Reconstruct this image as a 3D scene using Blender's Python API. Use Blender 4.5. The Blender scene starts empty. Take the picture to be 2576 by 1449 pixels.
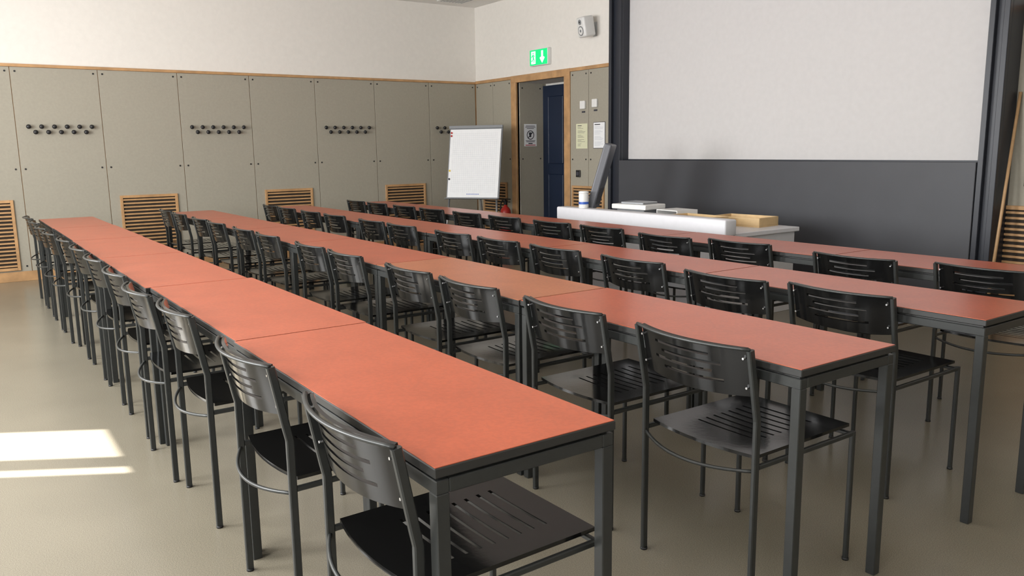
import bpy, bmesh, math, random
from mathutils import Vector, Matrix
COL=bpy.context.scene.collection
bpy.context.scene.view_settings.view_transform='Standard'
# ------------------------------------------------------------ materials
def mat(name,col,rough=.5,metal=0,var=0,scale=20,bump=0,bscale=200,emit=0,coat=0,speck=0,sscale=230,spec=.5,detail=4):
    m=bpy.data.materials.new(name);m.use_nodes=True;nt=m.node_tree;b=nt.nodes['Principled BSDF']
    b.inputs['Base Color'].default_value=(*col,1);b.inputs['Roughness'].default_value=rough;b.inputs['Metallic'].default_value=metal
    b.inputs['Specular IOR Level'].default_value=spec
    if coat: b.inputs['Coat Weight'].default_value=coat;b.inputs['Coat Roughness'].default_value=.12
    if emit:
        b.inputs['Emission Color'].default_value=(*col,1);b.inputs['Emission Strength'].default_value=emit
    tc=nt.nodes.new('ShaderNodeTexCoord')
    n=nt.nodes.new('ShaderNodeTexNoise');n.inputs['Scale'].default_value=scale;n.inputs['Detail'].default_value=detail
    nt.links.new(tc.outputs['Object'],n.inputs['Vector'])
    r=nt.nodes.new('ShaderNodeValToRGB');v=var if var else .02
    r.color_ramp.elements[0].position=.3;r.color_ramp.elements[1].position=.7
    r.color_ramp.elements[0].color=(*[c*(1-v) for c in col],1);r.color_ramp.elements[1].color=(*[min(1,c*(1+v)) for c in col],1)
    nt.links.new(n.outputs['Fac'],r.inputs['Fac']);out=r.outputs['Color']
    if speck:
        n2=nt.nodes.new('ShaderNodeTexNoise');n2.inputs['Scale'].default_value=sscale;n2.inputs['Detail'].default_value=2
        nt.links.new(tc.outputs['Object'],n2.inputs['Vector'])
        r2=nt.nodes.new('ShaderNodeValToRGB');r2.color_ramp.elements[0].position=.38;r2.color_ramp.elements[1].position=.62
        r2.color_ramp.elements[0].color=(1-speck,)*3+(1,);r2.color_ramp.elements[1].color=(1+speck,)*3+(1,)
        nt.links.new(n2.outputs['Fac'],r2.inputs['Fac'])
        mx=nt.nodes.new('ShaderNodeMix');mx.data_type='RGBA';mx.blend_type='MULTIPLY';mx.inputs[0].default_value=1
        nt.links.new(out,mx.inputs[6]);nt.links.new(r2.outputs['Color'],mx.inputs[7]);out=mx.outputs[2]
    nt.links.new(out,b.inputs['Base Color'])
    if bump:
        n3=nt.nodes.new('ShaderNodeTexNoise');n3.inputs['Scale'].default_value=bscale
        nt.links.new(tc.outputs['Object'],n3.inputs['Vector'])
        bp=nt.nodes.new('ShaderNodeBump');bp.inputs['Strength'].default_value=bump;bp.inputs['Distance'].default_value=.002
        nt.links.new(n3.outputs['Fac'],bp.inputs['Height']);nt.links.new(bp.outputs['Normal'],b.inputs['Normal'])
    return m
M=dict(
 laminate=mat('red_laminate',(.435,.098,.046),.28,var=.06,scale=7,detail=4,speck=.06,sscale=90),
 laminate2=mat('worn_red_laminate',(.42,.137,.062),.31,var=.06,scale=7,detail=4,speck=.06,sscale=90),
 edge=mat('table_edge',(.018,.018,.017),.45),
 steel=mat('dark_steel',(.032,.034,.033),.34,metal=.3,var=.06,scale=60),
 ply=mat('black_plywood',(.005,.005,.005),.12,bump=.04,bscale=60,spec=.45),
 screw=mat('steel_screw',(.6,.6,.6),.25,metal=1),
 floor=mat('linoleum',(.212,.189,.143),.24,var=.05,scale=2,speck=.17,sscale=300),
 white=mat('white_plaster',(.77,.74,.69),.85,bump=.05,bscale=60),
 ceil=mat('ceiling_plaster',(.80,.78,.74),.9),
 panel=mat('grey_panel',(.335,.31,.25),.66,var=.035,scale=40,bump=.04,detail=5),
 oak=mat('oak_wood',(.46,.265,.12),.45,var=.18,scale=9),
 lightwood=mat('light_wood',(.62,.44,.23),.5,var=.12,scale=12),
 darkhole=mat('dark_recess',(.03,.02,.012),.8),
 black=mat('black_plastic',(.012,.012,.013),.4),
 screen=mat('projection_screen',(.60,.585,.58),.8),
 board=mat('dark_board',(.050,.052,.060),.5,var=.06,scale=3),
 column=mat('column_paint',(.018,.021,.030),.4),
 blue=mat('blue_door',(.008,.017,.042),.4),
 deskw=mat('white_desk',(.66,.66,.69),.4),
 whitep=mat('white_plastic',(.75,.75,.73),.4),
 paper=mat('white_paper',(.82,.83,.84),.7),
 yellow=mat('yellow_paper',(.66,.66,.46),.7),
 grey=mat('grey_plastic',(.10,.105,.12),.4),
 midgrey=mat('mid_grey_plastic',(.22,.23,.24),.45),
 alu=mat('aluminium',(.5,.52,.54),.35,metal=.8),
 ink=mat('dark_ink',(.04,.04,.05),.7),
 greyink=mat('grey_ink',(.55,.57,.62),.7),
 red=mat('red_paint',(.42,.02,.015),.35),
 magy=mat('yellow_magnet',(.7,.5,.03),.4),
 bluelab=mat('blue_label',(.03,.10,.45),.4),
 green=mat('green_sign',(.0,.55,.16),.5,emit=.9),
 signw=mat('white_sign',(.75,1,.85),.5,emit=.9),
 pole=mat('pole_wood',(.42,.26,.13),.5,var=.1),
 blind=mat('window_blind',(.8,.8,.78),.8),
)
# ------------------------------------------------------------ mesh builder
class B:
    def __init__(s): s.bm=bmesh.new();s.mats=[]
    def mi(s,m):
        m=M[m]
        if m not in s.mats: s.mats.append(m)
        return s.mats.index(m)
    def merge(s,bm2,m,smooth=False,mtx=None):
        i=s.mi(m)
        if mtx: bmesh.ops.transform(bm2,matrix=mtx,verts=bm2.verts)
        vs={v:s.bm.verts.new(v.co) for v in bm2.verts}
        for f in bm2.faces:
            try: nf=s.bm.faces.new([vs[v] for v in f.verts])
            except ValueError: continue
            nf.material_index=i;nf.smooth=smooth
        bm2.free()
    def box(s,x0,x1,y0,y1,z0,z1,m,bev=0,seg=1,mtx=None,smooth=False):
        b=bmesh.new();bmesh.ops.create_cube(b,size=1)
        bmesh.ops.scale(b,vec=(abs(x1-x0),abs(y1-y0),abs(z1-z0)),verts=b.verts)
        bmesh.ops.translate(b,vec=((x0+x1)/2,(y0+y1)/2,(z0+z1)/2),verts=b.verts)
        if bev: bmesh.ops.bevel(b,geom=b.edges[:],offset=bev,segments=seg,affect='EDGES',profile=.5)
        s.merge(b,m,smooth,mtx)
    def tube(s,pts,m,w=.02,d=None,sides=0,smooth=None,up=None):
        d=d or w
        if sides: prof=[(math.cos(2*math.pi*k/sides)*w/2,math.sin(2*math.pi*k/sides)*d/2) for k in range(sides)]
        else:
            c=min(w,d)*.2;a,b_=w/2,d/2
            prof=[(a,b_-c),(a-c,b_),(-a+c,b_),(-a,b_-c),(-a,-b_+c),(-a+c,-b_),(a-c,-b_),(a,-b_+c)]
        pts=[Vector(p) for p in pts];bm=bmesh.new();rings=[]
        U=Vector(up) if up else Vector((1,0,0))
        for i,p in enumerate(pts):
            t=((pts[min(i+1,len(pts)-1)]-pts[max(i-1,0)])).normalized()
            a=(U-t*U.dot(t))
            if a.length<1e-4: a=Vector((0,1,0))-t*t.y
            a.normalize();b_=t.cross(a)
            rings.append([bm.verts.new(p+a*x+b_*y) for x,y in prof])
            if not up: U=a
        n=len(prof)
        for r0,r1 in zip(rings,rings[1:]):
            for k in range(n): bm.faces.new((r0[k],r0[(k+1)%n],r1[(k+1)%n],r1[k]))
        bm.faces.new(rings[0][::-1]);bm.faces.new(rings[-1])
        bmesh.ops.recalc_face_normals(bm,faces=bm.faces)
        s.merge(bm,m,(sides>0) if smooth is None else smooth)
    def cyl(s,c,r,h,m,axis='z',seg=16,r2=None,smooth=True,mtx=None):
        bm=bmesh.new();bmesh.ops.create_cone(bm,cap_ends=True,segments=seg,radius1=r,radius2=r if r2 is None else r2,depth=h)
        R={'z':Matrix(),'x':Matrix.Rotation(math.pi/2,4,'Y'),'y':Matrix.Rotation(-math.pi/2,4,'X')}[axis]
        bmesh.ops.transform(bm,matrix=Matrix.Translation(c)@R,verts=bm.verts)
        i0=len(s.bm.faces);s.merge(bm,m,False,mtx)
        s.bm.faces.ensure_lookup_table()
        if smooth:
            for f in s.bm.faces[i0:]:
                if len(f.verts)==4: f.smooth=True
    def lathe(s,prof,m,c=(0,0,0),seg=20,axis='z',mtx=None):
        bm=bmesh.new();rs=[]
        for r,z in prof:
            rs.append([bm.verts.new((r*math.cos(2*math.pi*k/seg),r*math.sin(2*math.pi*k/seg),z)) for k in range(seg)])
        for a,b_ in zip(rs,rs[1:]):
            for k in range(seg): bm.faces.new((a[k],a[(k+1)%seg],b_[(k+1)%seg],b_[k]))
        bm.faces.new(rs[0][::-1]);bm.faces.new(rs[-1])
        R={'z':Matrix(),'x':Matrix.Rotation(math.pi/2,4,'Y'),'y':Matrix.Rotation(-math.pi/2,4,'X')}[axis]
        bmesh.ops.transform(bm,matrix=Matrix.Translation(c)@R,verts=bm.verts)
        bmesh.ops.recalc_face_normals(bm,faces=bm.faces)
        s.merge(bm,m,True,mtx)
    def flat(s,pts,y,m,t=.0015,mtx=None):
        bm=bmesh.new();v=[bm.verts.new((x,y,z)) for x,z in pts];f=bm.faces.new(v)
        r=bmesh.ops.extrude_face_region(bm,geom=[f])
        bmesh.ops.translate(bm,vec=(0,-t,0),verts=[g for g in r['geom'] if isinstance(g,bmesh.types.BMVert)])
        bmesh.ops.recalc_face_normals(bm,faces=bm.faces);s.merge(bm,m,False,mtx)
    def slotted(s,us,vs,holes,surf,thick,m):
        bm=bmesh.new();G={}
        for i,u in enumerate(us):
            for j,v in enumerate(vs): G[i,j]=bm.verts.new(surf(u,v))
        for i in range(len(us)-1):
            for j in range(len(vs)-1):
                uc=(us[i]+us[i+1])/2;vc=(vs[j]+vs[j+1])/2
                if any(a<uc<b_ and c<vc<d for a,b_,c,d in holes): continue
                bm.faces.new((G[i,j],G[i+1,j],G[i+1,j+1],G[i,j+1]))
        bmesh.ops.delete(bm,geom=[v for v in bm.verts if not v.link_faces],context='VERTS')
        bm.normal_update()
        bmesh.ops.solidify(bm,geom=bm.faces[:],thickness=thick)
        bmesh.ops.recalc_face_normals(bm,faces=bm.faces)
        s.merge(bm,m,False)
    def obj(s,name,parent=None,loc=None,rot=None,auto=None,**props):
        me=bpy.data.meshes.new(name);s.bm.to_mesh(me);s.bm.free()
        for m in s.mats: me.materials.append(m)
        if auto:
            me.shade_smooth() if hasattr(me,'shade_smooth') else None
            try: me.set_sharp_from_angle(angle=math.radians(auto))
            except Exception: pass
        o=bpy.data.objects.new(name,me);COL.objects.link(o)
        if parent: o.parent=parent
        if loc: o.location=loc
        if rot: o.rotation_euler=rot
        for k,v in props.items(): o[k]=v
        return o
def thing(name,label,category,loc=(0,0,0),rotz=0,group=None):
    e=bpy.data.objects.new(name,None);e.empty_display_size=.1;COL.objects.link(e)
    e.location=loc;e.rotation_euler=(0,0,rotz);e['label']=label;e['category']=category
    if group: e['group']=group
    return e
def dup(src,loc,rotz=0,**props):
    n=src.copy();COL.objects.link(n);n.location=loc;n.rotation_euler=(0,0,rotz)
    for k,v in props.items(): n[k]=v
    for c in [c for c in bpy.data.objects if c.parent==src]:
        k=c.copy();COL.objects.link(k);k.parent=n
    return n
# ------------------------------------------------------------ layout
XL,YF,XR,YB,ZC=-10.074,6.42,2.0,-1.8,3.30
ZT=2.276; H=1.3344
S=dict(kind='structure')
b=B();b.box(XL-.2,XR+.2,YB-.2,YF+.6,-.1,0,'floor');b.obj('floor',**S)
b=B();b.box(XL-.2,XR+.2,YB-.2,YF+.6,ZC,ZC+.1,'ceil');b.obj('ceiling',**S)
b=B();b.box(XL-.2,XL,YB-.2,YF+.2,0,ZC,'white');b.obj('wall_left',**S)
b=B();b.box(XR,XR+.2,YB-.2,YF+.2,0,ZC,'white');b.obj('wall_right',**S)
DX0,DX1,DZ,DY=-9.05,-8.02,2.197,6.84
b=B();b.box(XL,DX0,YF,YF+.2,0,ZC,'white');b.box(DX0,DX1,YF,YF+.2,DZ,ZC,'white');b.box(DX1,XR,YF,YF+.2,0,ZC,'white')
b.box(DX0-.1,DX0,YF+.2,DY+.1,0,DZ+.1,'panel');b.box(DX1,DX1+.1,YF+.2,DY+.1,0,DZ+.1,'panel')
b.box(DX0-.1,DX1+.1,YF+.2,DY+.1,DZ,DZ+.1,'white');b.box(DX0-.1,DX1+.1,DY+.06,DY+.1,0,DZ,'white')
b.obj('wall_front',**S)
b=B();b.box(DX0,DX0+.012,YF+.031,DY,0,DZ,'panel')
for z in (2.13,1.19,.16):
    for yy in (YF+.07,DY-.05): b.cyl((DX0+.013,yy,z),.010,.006,'black',axis='x',seg=10)
b.obj('trim_1',**S)
WX0,WX1,WZ0,WZ1=-5.79,-5.0,.9,2.61
b=B();b.box(XL,WX0,YB-.2,YB,0,ZC,'white');b.box(WX1,XR,YB-.2,YB,0,ZC,'white');b.box(WX0,WX1,YB-.2,YB,0,WZ0,'white');b.box(WX0,WX1,YB-.2,YB,WZ1,ZC,'white')
b.obj('wall_back',**S)
b=B();b.box(-5.229,-5.09,YB-.015,YB,WZ0,WZ1,'whitep');b.obj('window_1',**S)
wn=2
WINS=((-8.6,25),(-6.9,175),(-3.9,190),(-2.0,95),(.0,75))
for xc,en in WINS:
    b=B();b.box(xc-.75,xc+.75,YB,YB+.02,.9,2.6,'blind')
    for xx in (xc-.78,xc+.75):b.box(xx,xx+.03,YB,YB+.03,.87,2.63,'whitep')
    b.box(xc-.78,xc+.78,YB,YB+.03,2.6,2.63,'whitep');b.box(xc-.78,xc+.78,YB,YB+.04,.87,.9,'whitep')
    b.obj('window_%d'%wn,**S);wn+=1
b=B();b.box(DX0+.012,DX1,DY,DY+.05,0,2.165,'blue')
for (z0,z1) in ((.18,.98),(1.12,2.02)):
    for (xa,xb) in ((DX0+.14,DX0+.46),(DX0+.58,DX1-.14)):
        b.box(xa,xb,DY-.012,DY,z0,z1,'blue',bev=.01)
b.obj('door_1',**S)
b=B()
b.box(DX0-.115,DX0,YF-.03,YF+.03,0,ZT+.01,'oak',bev=.004);b.box(DX1,DX1+.115,YF-.03,YF+.03,0,ZT+.01,'oak',bev=.004)
b.box(DX0-.115,DX1+.115,YF-.032,YF+.03,DZ,ZT+.012,'oak',bev=.004);b.obj('trim_2',**S)
tn=3
seams=[6.42-.79-k*.8257 for k in range(0,9)]
ys=[6.39]+[s for s in seams if s>YB+.1]+[YB+.0]
b=B();b.box(XL,XL+.006,YB,YF,.1,ZT-.03,'oak');b.obj('trim_%d'%tn,**S);tn+=1
for i in range(len(ys)-1):
    y1,y0=ys[i],ys[i+1]
    b=B();b.box(XL+.006,XL+.018,y0+.003,y1-.003,.105,ZT-.032,'panel',bev=.0015)
    for yy in (y0+.045,y1-.045):
        for z in (ZT-.075,1.19,.16): b.cyl((XL+.019,yy,z),.010,.006,'black',axis='x',seg=10)
    b.obj('trim_%d'%tn,**S);tn+=1
b=B();b.box(XL,XL+.028,YB,YF,ZT-.03,ZT,'oak',bev=.002);b.obj('trim_%d'%tn,**S);tn+=1
b=B();b.box(XL,XL+.024,YB,YF,0,.105,'oak',bev=.002);b.obj('baseboard_left',**S)
def fpanels(xs):
    global tn
    b=B();b.box(xs[0],xs[-1],YF-.006,YF,.1,ZT-.03,'oak');b.obj('trim_%d'%tn,**S);tn+=1
    for x0,x1 in zip(xs,xs[1:]):
        b=B();b.box(x0+.003,x1-.003,YF-.018,YF-.006,.105,ZT-.032,'panel',bev=.0015)
        for xx in (x0+.045,x1-.045):
            for z in (ZT-.075,1.19,.16): b.cyl((xx,YF-.019,z),.010,.006,'black',axis='y',seg=10)
        b.obj('trim_%d'%tn,**S);tn+=1
    b=B();b.box(xs[0],xs[-1],YF-.028,YF,ZT-.03,ZT+.01,'oak',bev=.002);b.obj('trim_%d'%tn,**S);tn+=1
    b=B();b.box(xs[0],xs[-1],YF-.024,YF,0,.105,'oak',bev=.002);b.obj('trim_%d'%tn,**S);tn+=1
fpanels([XL+.02,-9.62,DX0-.117])
fpanels([DX1+.117,-7.56,-7.1])
fpanels([-2.95,-2.1,-1.2,-.3,.6,1.3,XR])
b=B();b.box(-7.1,-2.95,YF-.018,YF,0,ZC,'column');b.obj('trim_%d'%tn,**S);tn+=1
# ------------------------------------------------------------ ventilation grilles
def grille(cx,cy,w,axis,label):
    e=thing('ventilation_grille',label,'ventilation grille',(cx,cy,.12),math.pi/2 if axis=='x' else 0,group='wooden grilles along the wall base')
    h=.75;t=.03
    b=B();b.box(-w/2,-w/2+t,-.022,.0,0,h,'oak',bev=.003);b.box(w/2-t,w/2,-.022,0,0,h,'oak',bev=.003)
    b.box(-w/2+t,w/2-t,-.022,0,0,t,'oak',bev=.003);b.box(-w/2+t,w/2-t,-.022,0,h-t,h,'oak',bev=.003);b.obj('grille_frame',e)
    b=B();b.box(-w/2+t,w/2-t,-.002,0,t,h-t,'darkhole')
    n=17
    for k in range(n):
        z=t+(k+.5)*(h-2*t)/n
        b.box(-w/2+t,w/2-t,-.019,-.010,z-.009,z+.009,'oak',bev=.002)
    b.obj('slats',e)
for k in (0.5,2.5,4.5,6.5):
    grille(XL+.018,6.42-.79-k*.8257,.62,'x','slatted oak ventilation grille set in grey panelled wall')
grille(-9.585,YF-.018,.6,'y','slatted oak ventilation grille beside the doorway')
grille(-7.56,YF-.018,.6,'y','slatted oak ventilation grille under posted notices')
grille(-2.53,YF-.018,.64,'y','slatted oak ventilation grille beside leaning wooden pole')
# ------------------------------------------------------------ coat hooks
hook=None
for g in (5.5,3.5,1.5,-.48):
    yc=6.42-.79-g*.8257
    for i in range(11):
        yy=yc-.30+i*.06; z=1.632 if i%2==0 else 1.575
        if hook is None:
            b=B();b.lathe([(.006,0),(.006,.022),(.012,.024),(.021,.034),(.024,.044),(.021,.054),(.010,.060)],'black',axis='x',seg=16)
            hook=b.obj('coat_hook',label='round black coat hook knob on grey panelled wall',category='coat hook',group='black coat hook knobs on the panelled wall')
            hook.location=(XL+.018,yy,z)
        else:
            n=hook.copy();COL.objects.link(n);n.location=(XL+.018,yy,z)
# ------------------------------------------------------------ tables
TD=.459
def make_table(lam,label,TL):
    e=thing('classroom_table',label,'table',group='long rows of red classroom tables')
    b=B();b.box(-TL,0,0,TD,.718,.7385,'edge',bev=.002);b.box(-TL+.003,-.003,.003,TD-.003,.7385,.74,lam)
    b.obj('tabletop',e)
    b=B();t=.03
    b.box(-TL+.004,-.004,.004,.004+t,.682,.711,'steel',bev=.002);b.box(-TL+.004,-.004,TD-.004-t,TD-.004,.682,.711,'steel',bev=.002)
    b.box(-TL+.004,-TL+.004+t,.004+t,TD-.004-t,.682,.711,'steel',bev=.002);b.box(-.004-t,-.004,.004+t,TD-.004-t,.682,.711,'steel',bev=.002)
    b.box(-TL+.015,-.015,.015,TD-.015,.711,.718,'edge')
    b.obj('table_frame',e)
    for x in (-TL+.004,-.004-t):
        for y in (.004,TD-.004-t):
            b=B();b.box(x,x+t,y,y+t,0,.682,'steel',bev=.002);b.obj('leg',e)
    return e
LBL='long red laminate classroom table with dark steel legs'
tabA=make_table('laminate',LBL,1.297)
tabB=make_table('laminate2','slightly faded red laminate classroom table with steel legs',1.297)
tabC=make_table('laminate',LBL,1.197)
XRT=-1.272
YN=[.6995,1.8167,2.8313,3.8088]
used=set()
for r,yn in enumerate(YN):
    for k in range(6):
        dy=(-.014 if (r==0 and k>=2) else 0)+(.006 if (r+k)%3==1 else 0)
        loc=(XRT-(k*1.30 if k<3 else 3.9+(k-3)*1.2),yn+dy,0)
        src=tabB if (r==1 and k==1) else (tabA if k<3 else tabC)
        if src.name in used: dup(src,loc)
        else: src.location=loc;used.add(src.name)
# ------------------------------------------------------------ chair
hw=.220
def arc(x,bow,half): return -bow*(1-(x/half)**2)
chair=thing('chair','black slotted plywood chair with dark steel tube frame','chair',group='black chairs along the table rows')
for sx in (-1,1):
    b=B();b.tube([(sx*hw,0.0,0),(sx*hw,0,.57),(sx*hw,-.006,.60),(sx*hw,-.040,.780)],'steel',w=.015,d=.022,up=(1,0,0))
    b.cyl((sx*hw,0,.004),.012,.008,'black',seg=10);b.obj('leg',chair)
    b=B();b.tube([(sx*hw,.475,0),(sx*hw,.475,.437)],'steel',w=.015,d=.017,up=(1,0,0));b.cyl((sx*hw,.475,.004),.011,.008,'black',seg=10);b.obj('leg',chair)
b=B()
for sx in (-1,1): b.tube([(sx*hw,.011,.430),(sx*hw,.475,.430)],'steel',w=.013,d=.015,up=(1,0,0))
b.tube([(-hw,.470,.428),(hw,.470,.428)],'steel',w=.013,d=.013,up=(0,1,0))
N=18
b.tube([(-hw+2*hw*k/N,.0+arc(-hw+2*hw*k/N,.062,hw),.420-.014*(1-((-hw+2*hw*k/N)/hw)**2)) for k in range(N+1)],'steel',w=.011,sides=8,up=(0,0,1))
b.obj('seat_frame',chair)
b=B()
b.tube([(-hw+2*hw*k/N,-.042+arc(-hw+2*hw*k/N,.050,hw),.782) for k in range(N+1)],'steel',w=.010,d=.012,sides=8,up=(0,0,1));b.obj('top_rail',chair)
def bsurf(u,v):
    z=.640+v*.87
    return Vector((u,-.037*((z-.62)/.165)+.006+arc(u,.047,hw),z-.012*(1-(u/hw)**2)*(1-v/.163)))
sl=[(-.130,.090,.121,.131),(-.100,.125,.094,.104),(-.135,.095,.067,.077),(-.095,.130,.040,.050)]
us=sorted(set([round(-.207+.414*k/20,4) for k in range(21)]+[a for s_ in sl for a in s_[:2]]))
vs=sorted(set([0,.012,.163]+[a for s_ in sl for a in s_[2:]]+[.145]))
b=B();b.slotted(us,vs,sl,bsurf,.009,'ply')
for sx in (-.198,.198):
    for v in (.03,.13):
        p=bsurf(sx,v);b.cyl((p.x,p.y-.006,p.z),.0035,.010,'screw',axis='y',seg=8)
b.obj('backrest',chair,auto=35)
def ssurf(u,v):
    y=v
    if v<.10: y=v+ arc(u,.030,.205)*(1-v/.10)
    return Vector((u,y,.448-.008*math.sin(math.pi*min(1,max(0,v/.45)))*(1-(u/.21)**2)))
ssl=[(-.12,.12,.135+.037*k,.144+.037*k) for k in range(8)]
us=sorted(set([round(-.205+.41*k/12,4) for k in range(13)]+[a for s_ in ssl for a in s_[:2]]))
vs=sorted(set([.02,.05,.075,.10]+[a for s_ in ssl for a in s_[2:]]+[.44,.478]))
b=B();b.slotted(us,vs,ssl,ssurf,-.010,'ply')
for x,y in ((-.18,.05),(.18,.05),(-.18,.45),(.18,.45)): b.cyl((x,y,.4490),.007,.004,'screw',seg=10)
b.obj('seat',chair,auto=35)
CX=[[(1.54,0,.02),(2.26,0,.02),(3.07,0,0),(3.60,.03,0),(4.22,0,0),(4.86,0,0),(5.46,0,0),(6.08,.02,0),(6.66,.048,0),(7.22,.05,0),(7.86,.046,0),(8.48,.045,0)],
[(1.61,0,0),(2.22,0,0),(2.86,0,.01),(3.40,0,0),(4.14,.0,0),(4.66,0,0),(5.44,0,0),(5.98,0,0),(6.69,0,0),(7.20,0,0),(7.93,0,0),(8.48,0,0)],
[(1.79,0,0),(2.30,.06,0),(2.94,0,0),(3.57,0,0),(4.14,0,0),(4.69,0,0),(5.44,0,0),(5.96,0,0),(6.71,0,0),(7.28,0,0),(7.91,0,0),(8.40,0,0)],
[(1.71,0,0),(2.30,.08,0),(3.08,0,0),(3.60,.08,0),(4.29,0,0),(4.86,0,0),(5.50,0,0),(6.09,0,0),(6.72,0,0),(7.28,0,0),(7.90,0,0),(8.44,0,0)]]
first=True
for r in range(4):
    for i,(x,p,rz) in enumerate(CX[r]):
        loc=(-x,YN[r]-.020-p-(.014 if r==0 and x>3.87 and p<.014 else 0),0)
        if first: chair.location=loc;chair.rotation_euler=(0,0,rz);first=False
        else: dup(chair,loc,rz)
# ------------------------------------------------------------ board + screen
e=thing('projection_screen','large white projection screen between dark columns','projection screen',(-4.853,6.32,1.19))
b=B();b.box(-1.915,1.915,-.005,.02,0,2.1,'screen');b.obj('screen_surface',e)
b=B();b.box(-1.915,1.915,-.012,-.005,-.012,.008,'column');b.obj('bottom_bar',e)
b=B();b.box(-1.912,1.912,0,.03,-1.187,0,'board',bev=.003)
o=b.obj('blackboard',label='dark grey writing board below the projection screen',category='blackboard');o.location=(-4.853,6.175,1.187)
for x0,x1 in ((-6.957,-6.77),(-2.935,-2.80)):
    e=thing('support_column','tall dark steel column carrying the sliding board','column',((x0+x1)/2,6.28,0),group='dark board columns')
    w=(x1-x0)/2;b=B();b.box(-w,w,-.06,.12,0,ZC,'column',bev=.004)
    b.box(-w,-w+.04,-.10,-.06,0,ZC,'column',bev=.003);b.box(w-.04,w,-.10,-.06,0,ZC,'column',bev=.003)
    b.obj('column_profile',e)
b=B();b.tube([(-2.735,6.05,0.0),(-2.775,6.385,1.68)],'pole',w=.022,sides=12)
b.obj('wooden_pole',label='long wooden pole leaning against the panelled wall',category='pole')
# ------------------------------------------------------------ teacher desk
e=thing('teacher_desk','white teacher desk with raised front ledge','desk',(-5.0,5.18,0))
b=B();b.box(-1.0,1.0,-.43,.43,.645,.68,'deskw',bev=.004);b.obj('desktop',e)
b=B();b.box(-.97,.97,-.41,.41,0,.645,'deskw',bev=.003);b.obj('body',e)
b=B();b.box(-1.0,1.02,-.49,-.36,.665,.79,'deskw',bev=.014,seg=3,smooth=False);b.obj('ledge',e,auto=50)
e=thing('monitor','dark grey desktop monitor tilted back on the teacher desk','monitor',(-5.82,4.99,.68),math.radians(131))
T=Matrix.Translation((0,.02,.10))@Matrix.Rotation(math.radians(16),4,'X')
b=B();b.box(-.19,.19,-.05,.02,0,.61,'grey',bev=.012,seg=2,mtx=T)
for k in range(10): b.box(-.15,.15,-.0525,-.050,.05+.016*k,.056+.016*k,'black',mtx=T)
b.obj('monitor_body',e)
b=B();b.box(-.175,.175,.020,.022,.02,.58,'black',mtx=T);b.obj('display',e)
b=B();b.box(-.12,.12,-.10,.12,0,.015,'grey',bev=.004);b.tube([(0,0,.01),(0,.0,.12),(0,-.05,.22)],'grey',w=.07,d=.03,up=(1,0,0));b.obj('monitor_stand',e)
e=thing('wipes_canister','white wipes canister with blue label on the desk ledge','canister',(-5.68,4.755,.79))
b=B();b.lathe([(.043,0),(.045,.004),(.045,.128),(.043,.132)],'whitep',seg=24);b.obj('canister_body',e)
b=B();b.lathe([(.0455,.035),(.0457,.036),(.0457,.056),(.0455,.057)],'bluelab',seg=24);b.obj('canister_label',e)
b=B();b.lathe([(.045,.132),(.046,.136),(.045,.150),(.030,.154)],'whitep',seg=24);b.obj('lid',e)
e=thing('document_camera','white flat document camera base on the teacher desk','document camera',(-5.37,5.14,.68),.1)
b=B();b.box(-.20,.20,-.14,.14,.10,.145,'whitep',bev=.008,seg=2);b.obj('base',e)
b=B();b.box(-.16,.16,-.11,.11,0,.10,'midgrey',bev=.004);b.obj('foot_block',e)
b=B();b.box(-.12,.14,-.10,.10,.145,.165,'alu',bev=.004);b.obj('glass_plate',e)
e=thing('paper_tray','white paper tray with loose sheets','paper tray',(-4.99,5.24,.68),-.05)
b=B();b.box(-.13,.13,-.12,.12,0,.008,'whitep');b.box(-.13,-.122,-.12,.12,.008,.10,'whitep');b.box(.122,.13,-.12,.12,.008,.10,'whitep');b.box(-.13,.13,-.12,.12,.10,.108,'whitep');b.obj('tray_body',e)
b=B();b.box(-.115,.115,-.11,.11,.008,.035,'paper');b.obj('paper_sheets',e)
def tray(x,y,w,d,h,rz,label):
    e=thing('wooden_tray',label,'tray',(x,y,.68),rz);b=B();t=.012
    b.box(-w/2,w/2,-d/2,d/2,0,t,'lightwood');b.box(-w/2,w/2,-d/2,-d/2+t,t,h,'lightwood',bev=.002);b.box(-w/2,w/2,d/2-t,d/2,t,h,'lightwood',bev=.002)
    b.box(-w/2,-w/2+t,-d/2+t,d/2-t,t,h,'lightwood',bev=.002);b.box(w/2-t,w/2,-d/2+t,d/2-t,t,h,'lightwood',bev=.002);b.obj('tray_body',e)
    return e
tray(-4.40,5.42,.46,.28,.075,.1,'light wooden tray box on the teacher desk')
tray(-4.58,5.06,.46,.22,.090,-.03,'light wooden tray near the desk ledge')
b=B();b.box(-.06,.06,-.02,.02,0,.03,'black',bev=.006,seg=2)
o=b.obj('board_eraser',label='small black board eraser lying in wooden tray',category='eraser');o.location=(-4.70,5.06,.692)
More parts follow.
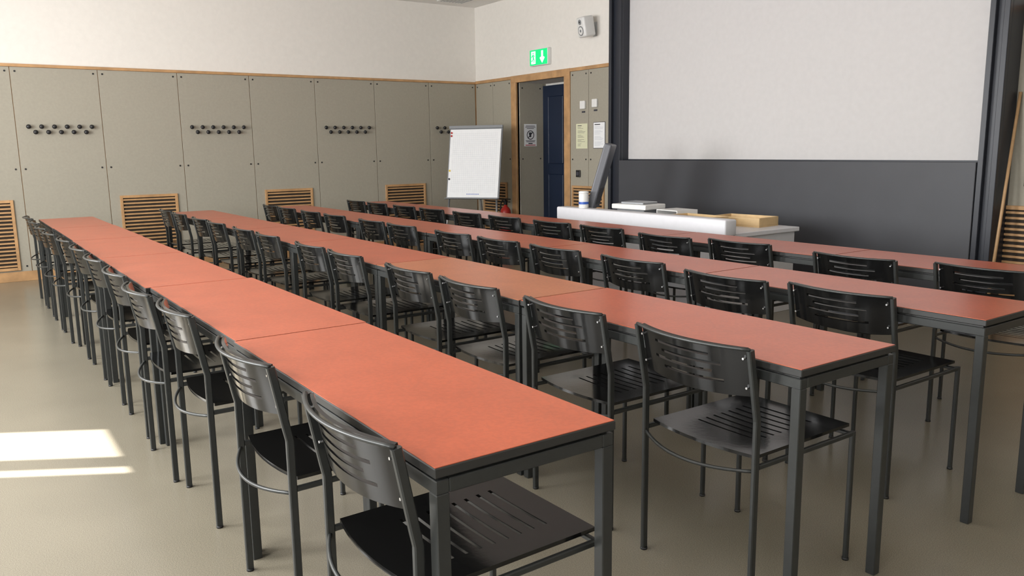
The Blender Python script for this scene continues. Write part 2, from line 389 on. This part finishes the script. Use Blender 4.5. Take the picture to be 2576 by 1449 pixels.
# ------------------------------------------------------------ flip chart
e=thing('flip_chart','white flip chart on aluminium stand with gridded paper','flip chart',(-8.97,5.62,0),math.radians(36))
T=Matrix.Translation((0,.0,.70))@Matrix.Rotation(math.radians(-12),4,'X')
b=B();b.box(-.37,.37,0,.02,0,.95,'midgrey',bev=.004,mtx=T);b.obj('board',e)
b=B();b.box(-.35,.355,-.012,-.001,.01,.905,'paper',mtx=T)
for k in range(1,24): b.box(-.33+k*.0275-.0006,-.33+k*.0275+.0006,-.0125,-.012,.08,.86,'greyink',mtx=T)
for k in range(0,29): b.box(-.31,.31,-.0125,-.012,.08+k*.0275-.0006,.08+k*.0275+.0006,'greyink',mtx=T)
for k in range(9): b.box(-.08+k*.02,-.067+k*.02,-.0127,-.0125,.048,.058,'bluelab',mtx=T)
b.obj('paper_pad',e)
b=B();b.box(-.375,.375,-.022,.0,.915,.955,'midgrey',bev=.004,mtx=T);b.obj('clamp_bar',e)
b=B();b.box(-.375,.375,-.06,.0,-.014,-.004,'midgrey',bev=.002,mtx=T);b.obj('pen_tray',e)
for x,z,m in ((-.335,.86,'red'),(-.335,.82,'red'),(-.335,.36,'magy'),(-.335,.25,'ink')):
    b=B();b.cyl((x,-.016,z),.013,.010,m,axis='y',seg=14,mtx=T);b.obj('magnet',e)
for sx in (-1,1):
    b=B();b.tube([(sx*.33,.02,.72),(sx*.37,-.10,.0)],'alu',w=.026,sides=10);b.obj('leg',e)
b=B();b.tube([(0,.13,1.2),(0,.50,.0)],'alu',w=.026,sides=10);b.obj('leg',e)
# ------------------------------------------------------------ fire extinguisher
e=thing('fire_extinguisher','red fire extinguisher with black nozzle beside the doorway','fire extinguisher',(-9.08,6.22,0))
b=B();b.lathe([(.06,0),(.072,.015),(.075,.04),(.075,.46),(.068,.51),(.045,.545),(.024,.56),(.024,.58)],'red',seg=24);b.obj('cylinder_body',e)
b=B();b.box(-.02,.02,-.02,.02,.58,.64,'black',bev=.004);b.box(-.015,.11,-.012,.012,.652,.667,'black',bev=.003);b.box(-.0,.10,-.012,.012,.615,.627,'black',bev=.003);b.box(-.012,.012,-.01,.01,.64,.655,'black');b.obj('valve_handle',e)
b=B();b.tube([(-.02,0,.62),(-.07,0,.64),(-.105,-.01,.58),(-.10,-.02,.40),(-.09,-.02,.22)],'black',w=.02,sides=8);b.obj('hose',e)
# ------------------------------------------------------------ exit sign
e=thing('exit_sign','lit green emergency exit sign with running figure and arrow','exit sign',(-8.49,YF,2.37))
b=B();b.box(-.19,.19,-.06,0,0,.205,'whitep',bev=.006);b.obj('sign_housing',e)
b=B();b.box(-.182,.182,-.064,-.060,.008,.197,'green')
F=-.064
b.flat([(-.150,.025),(-.060,.025),(-.060,.180),(-.150,.180)],F,'signw')
b.flat([(-.118,.148),(-.108,.142),(-.100,.148),(-.100,.160),(-.108,.166),(-.118,.160)],F-.0015,'green')
b.flat([(-.128,.135),(-.100,.140),(-.092,.095),(-.112,.090)],F-.0015,'green')
b.flat([(-.112,.098),(-.094,.098),(-.078,.070),(-.086,.038),(-.096,.040),(-.091,.068)],F-.0015,'green')
b.flat([(-.110,.096),(-.098,.090),(-.118,.060),(-.145,.058),(-.145,.068),(-.124,.072)],F-.0015,'green')
b.flat([(-.102,.136),(-.096,.128),(-.074,.110),(-.068,.117),(-.086,.130)],F-.0015,'green')
b.flat([(-.126,.134),(-.120,.126),(-.142,.104),(-.149,.110)],F-.0015,'green')
b.flat([(.062,.178),(.100,.178),(.100,.100),(.062,.100)],F,'signw')
b.flat([(.081,.025),(.030,.088),(.045,.101),(.117,.101),(.132,.088)],F,'signw')
b.obj('sign_face',e)
# ------------------------------------------------------------ speaker
e=thing('wall_speaker','small white rounded loudspeaker bracketed high on white wall','speaker',(-7.46,YF,2.71))
T=Matrix.Translation((0,-.14,0))@Matrix.Rotation(math.radians(-8),4,'Z')@Matrix.Rotation(math.radians(10),4,'X')@Matrix.Scale(.88,4)
b=B();b.box(-.095,.095,-.09,.08,-.13,.13,'whitep',bev=.03,seg=4,mtx=T,smooth=False);b.obj('speaker_cabinet',e,auto=40)
b=B();b.cyl((0,-.091,-.045),.062,.006,'midgrey',axis='y',seg=28,mtx=T);b.cyl((0,-.094,-.045),.048,.004,'whitep',axis='y',seg=28,mtx=T);b.cyl((0,-.097,-.045),.018,.004,'midgrey',axis='y',seg=20,mtx=T);b.obj('woofer',e)
b=B();b.cyl((0,-.091,.065),.034,.006,'midgrey',axis='y',seg=24,mtx=T);b.cyl((0,-.095,.065),.012,.004,'black',axis='y',seg=16,mtx=T);b.obj('tweeter',e)
b=B();b.box(-.03,.03,-.012,0,-.10,.06,'alu');b.tube([(0,-.005,-.03),(0,-.10,-.02)],'alu',w=.025,sides=8);b.obj('wall_bracket',e)
# ------------------------------------------------------------ notices, switches
PF=YF-.018
def sheet(x,z,w,h,m,label,kind='plain'):
    e=thing('notice',label,'notice',(x,PF,z))
    if kind=='framed':
        b=B();b.box(-w/2-.006,w/2+.006,-.004,0,-.006,h+.006,'ink');b.obj('notice_frame',e)
    b=B();b.box(-w/2,w/2,-.006,0,0,h,m);b.obj('paper_sheet',e)
    b=B()
    random.seed(int(w*1000+h*77+abs(x)*10))
    n=int((h-.06)/.013)
    if kind=='framed':
        for k in range(n):
            z0=.03+k*.013
            if k%5==4: continue
            b.box(-w*.40,-w*.40+w*.8*random.uniform(.6,1),-.0068,-.006,z0,z0+.004,'greyink')
        b.box(-w*.40,w*.1,-.0068,-.006,h-.028,h-.018,'ink')
    else:
        for k in range(n):
            z0=.03+k*.013
            if k%4==3: continue
            b.box(-w*.36,-w*.36+w*.7*random.uniform(.35,1),-.0068,-.006,z0,z0+.003,'ink')
        b.box(-w*.36,w*.0,-.0068,-.006,h-.028,h-.020,'ink')
    b.obj('printed_text',e)
sheet(-7.68,1.32,.21,.297,'yellow','pale yellow printed notice beside the door frame')
sheet(-7.36,1.325,.20,.297,'paper','white framed printed notice beside dark column','framed')
for x,z in ((-7.65,1.79),(-7.43,1.80)):
    e=thing('room_controller','small white square wall controller above the notices','wall controller',(x,PF,z),group='white wall controllers')
    b=B();b.box(-.045,.045,-.028,0,0,.095,'whitep',bev=.005);b.obj('controller_body',e)
    b=B();b.box(-.03,.03,-.004,0,-.045,-.025,'ink');b.obj('name_strip',e)
def socket(x,z,label):
    e=thing('wall_switch',label,'switch',(x,PF,z));b=B();b.box(-.038,.038,-.02,0,0,.085,'black',bev=.004);b.obj('switch_plate',e)
    b=B();b.box(-.025,.025,-.025,-.02,.02,.065,'ink',bev=.003);b.obj('rocker',e)
socket(-7.74,.975,'black wall switch under yellow notice')
socket(-2.66,1.01,'black wall switch above oak grille')
e=thing('prohibition_poster','white poster with crossed-out food and drink symbol','poster',(DX0+.012,6.62,1.36),math.pi/2)
b=B();b.box(-.105,.105,-.002,0,0,.297,'paper');b.obj('paper_sheet',e)
b=B()
R=.062;cz=.150
ring=24
for k in range(ring):
    a0=2*math.pi*k/ring;a1=2*math.pi*(k+1)/ring
    b.flat([(R*math.cos(a0),cz+R*math.sin(a0)),(R*math.cos(a1),cz+R*math.sin(a1)),((R-.011)*math.cos(a1),cz+(R-.011)*math.sin(a1)),((R-.011)*math.cos(a0),cz+(R-.011)*math.sin(a0))],-.002,'ink',t=.001)
b.flat([(-.043-.004,cz-.043+.004),(-.043+.004,cz-.043-.004),(.043+.004,cz+.043-.004),(.043-.004,cz+.043+.004)],-.002,'ink',t=.0012)
b.flat([(-.018,cz+.035),(.018,cz+.035),(.012,cz-.028),(-.012,cz-.028)],-.002,'ink',t=.0008)
b.flat([(-.026,cz+.034),(-.012,cz+.034),(-.012,cz-.004),(-.022,cz-.004)],-.002,'ink',t=.0008)
for z,w in ((.268,.15),(.252,.17),(.236,.12),(.070,.16),(.057,.14)): b.box(-w/2,w/2,-.003,-.002,z,z+.007,'ink')
b.box(-.035,.035,-.003,-.002,.030,.044,'ink');b.box(-.085,.085,-.003,-.002,.010,.020,'red')
b.obj('printed_symbol',e)
e=thing('ceiling_vent','slotted white ventilation outlet in the ceiling','ceiling vent',(-9.62,5.86,ZC-.012))
b=B();b.box(-.2,.2,-.2,.2,0,.012,'whitep',bev=.002)
for k in range(8): b.box(-.17,.17,-.165+k*.045,-.145+k*.045,-.001,.002,'midgrey')
b.obj('vent_plate',e)
# ------------------------------------------------------------ camera
yaw=math.radians(55.2125);pit=math.radians(9.8159);rol=math.radians(.8197);FP=2029.76
cam=bpy.data.cameras.new('camera');co=bpy.data.objects.new('camera',cam);COL.objects.link(co)
cam.sensor_width=36;cam.lens=36*FP/2576;cam.clip_start=.05
co.matrix_world=Matrix.Translation((0,0,H))@Matrix.Rotation(yaw,4,'Z')@Matrix.Rotation(math.pi/2-pit,4,'X')@Matrix.Rotation(-rol,4,'Z')
bpy.context.scene.camera=co
# ------------------------------------------------------------ light
def area(loc,sx,sy,en,col,rot):
    l=bpy.data.lights.new('window_light','AREA');l.shape='RECTANGLE';l.size=sx;l.size_y=sy;l.energy=en;l.color=col
    o=bpy.data.objects.new('window_light',l);o.location=loc;o.rotation_euler=rot;COL.objects.link(o)
for xc,en in WINS: area((xc,YB+.06,1.75),1.45,1.65,en,(.97,.98,.985),(math.pi/2,0,0))
s=bpy.data.lights.new('sun','SUN');s.energy=32;s.angle=.009;s.color=(1,.97,.95)
so=bpy.data.objects.new('sun',s);COL.objects.link(so)
el=math.radians(41.6);d=Vector((.518*math.cos(el),.855*math.cos(el),-math.sin(el)))
so.rotation_euler=d.to_track_quat('-Z','Y').to_euler()
w=bpy.data.worlds.new('world');bpy.context.scene.world=w;w.use_nodes=True
w.node_tree.nodes['Background'].inputs[0].default_value=(.75,.85,1,1);w.node_tree.nodes['Background'].inputs[1].default_value=1.5
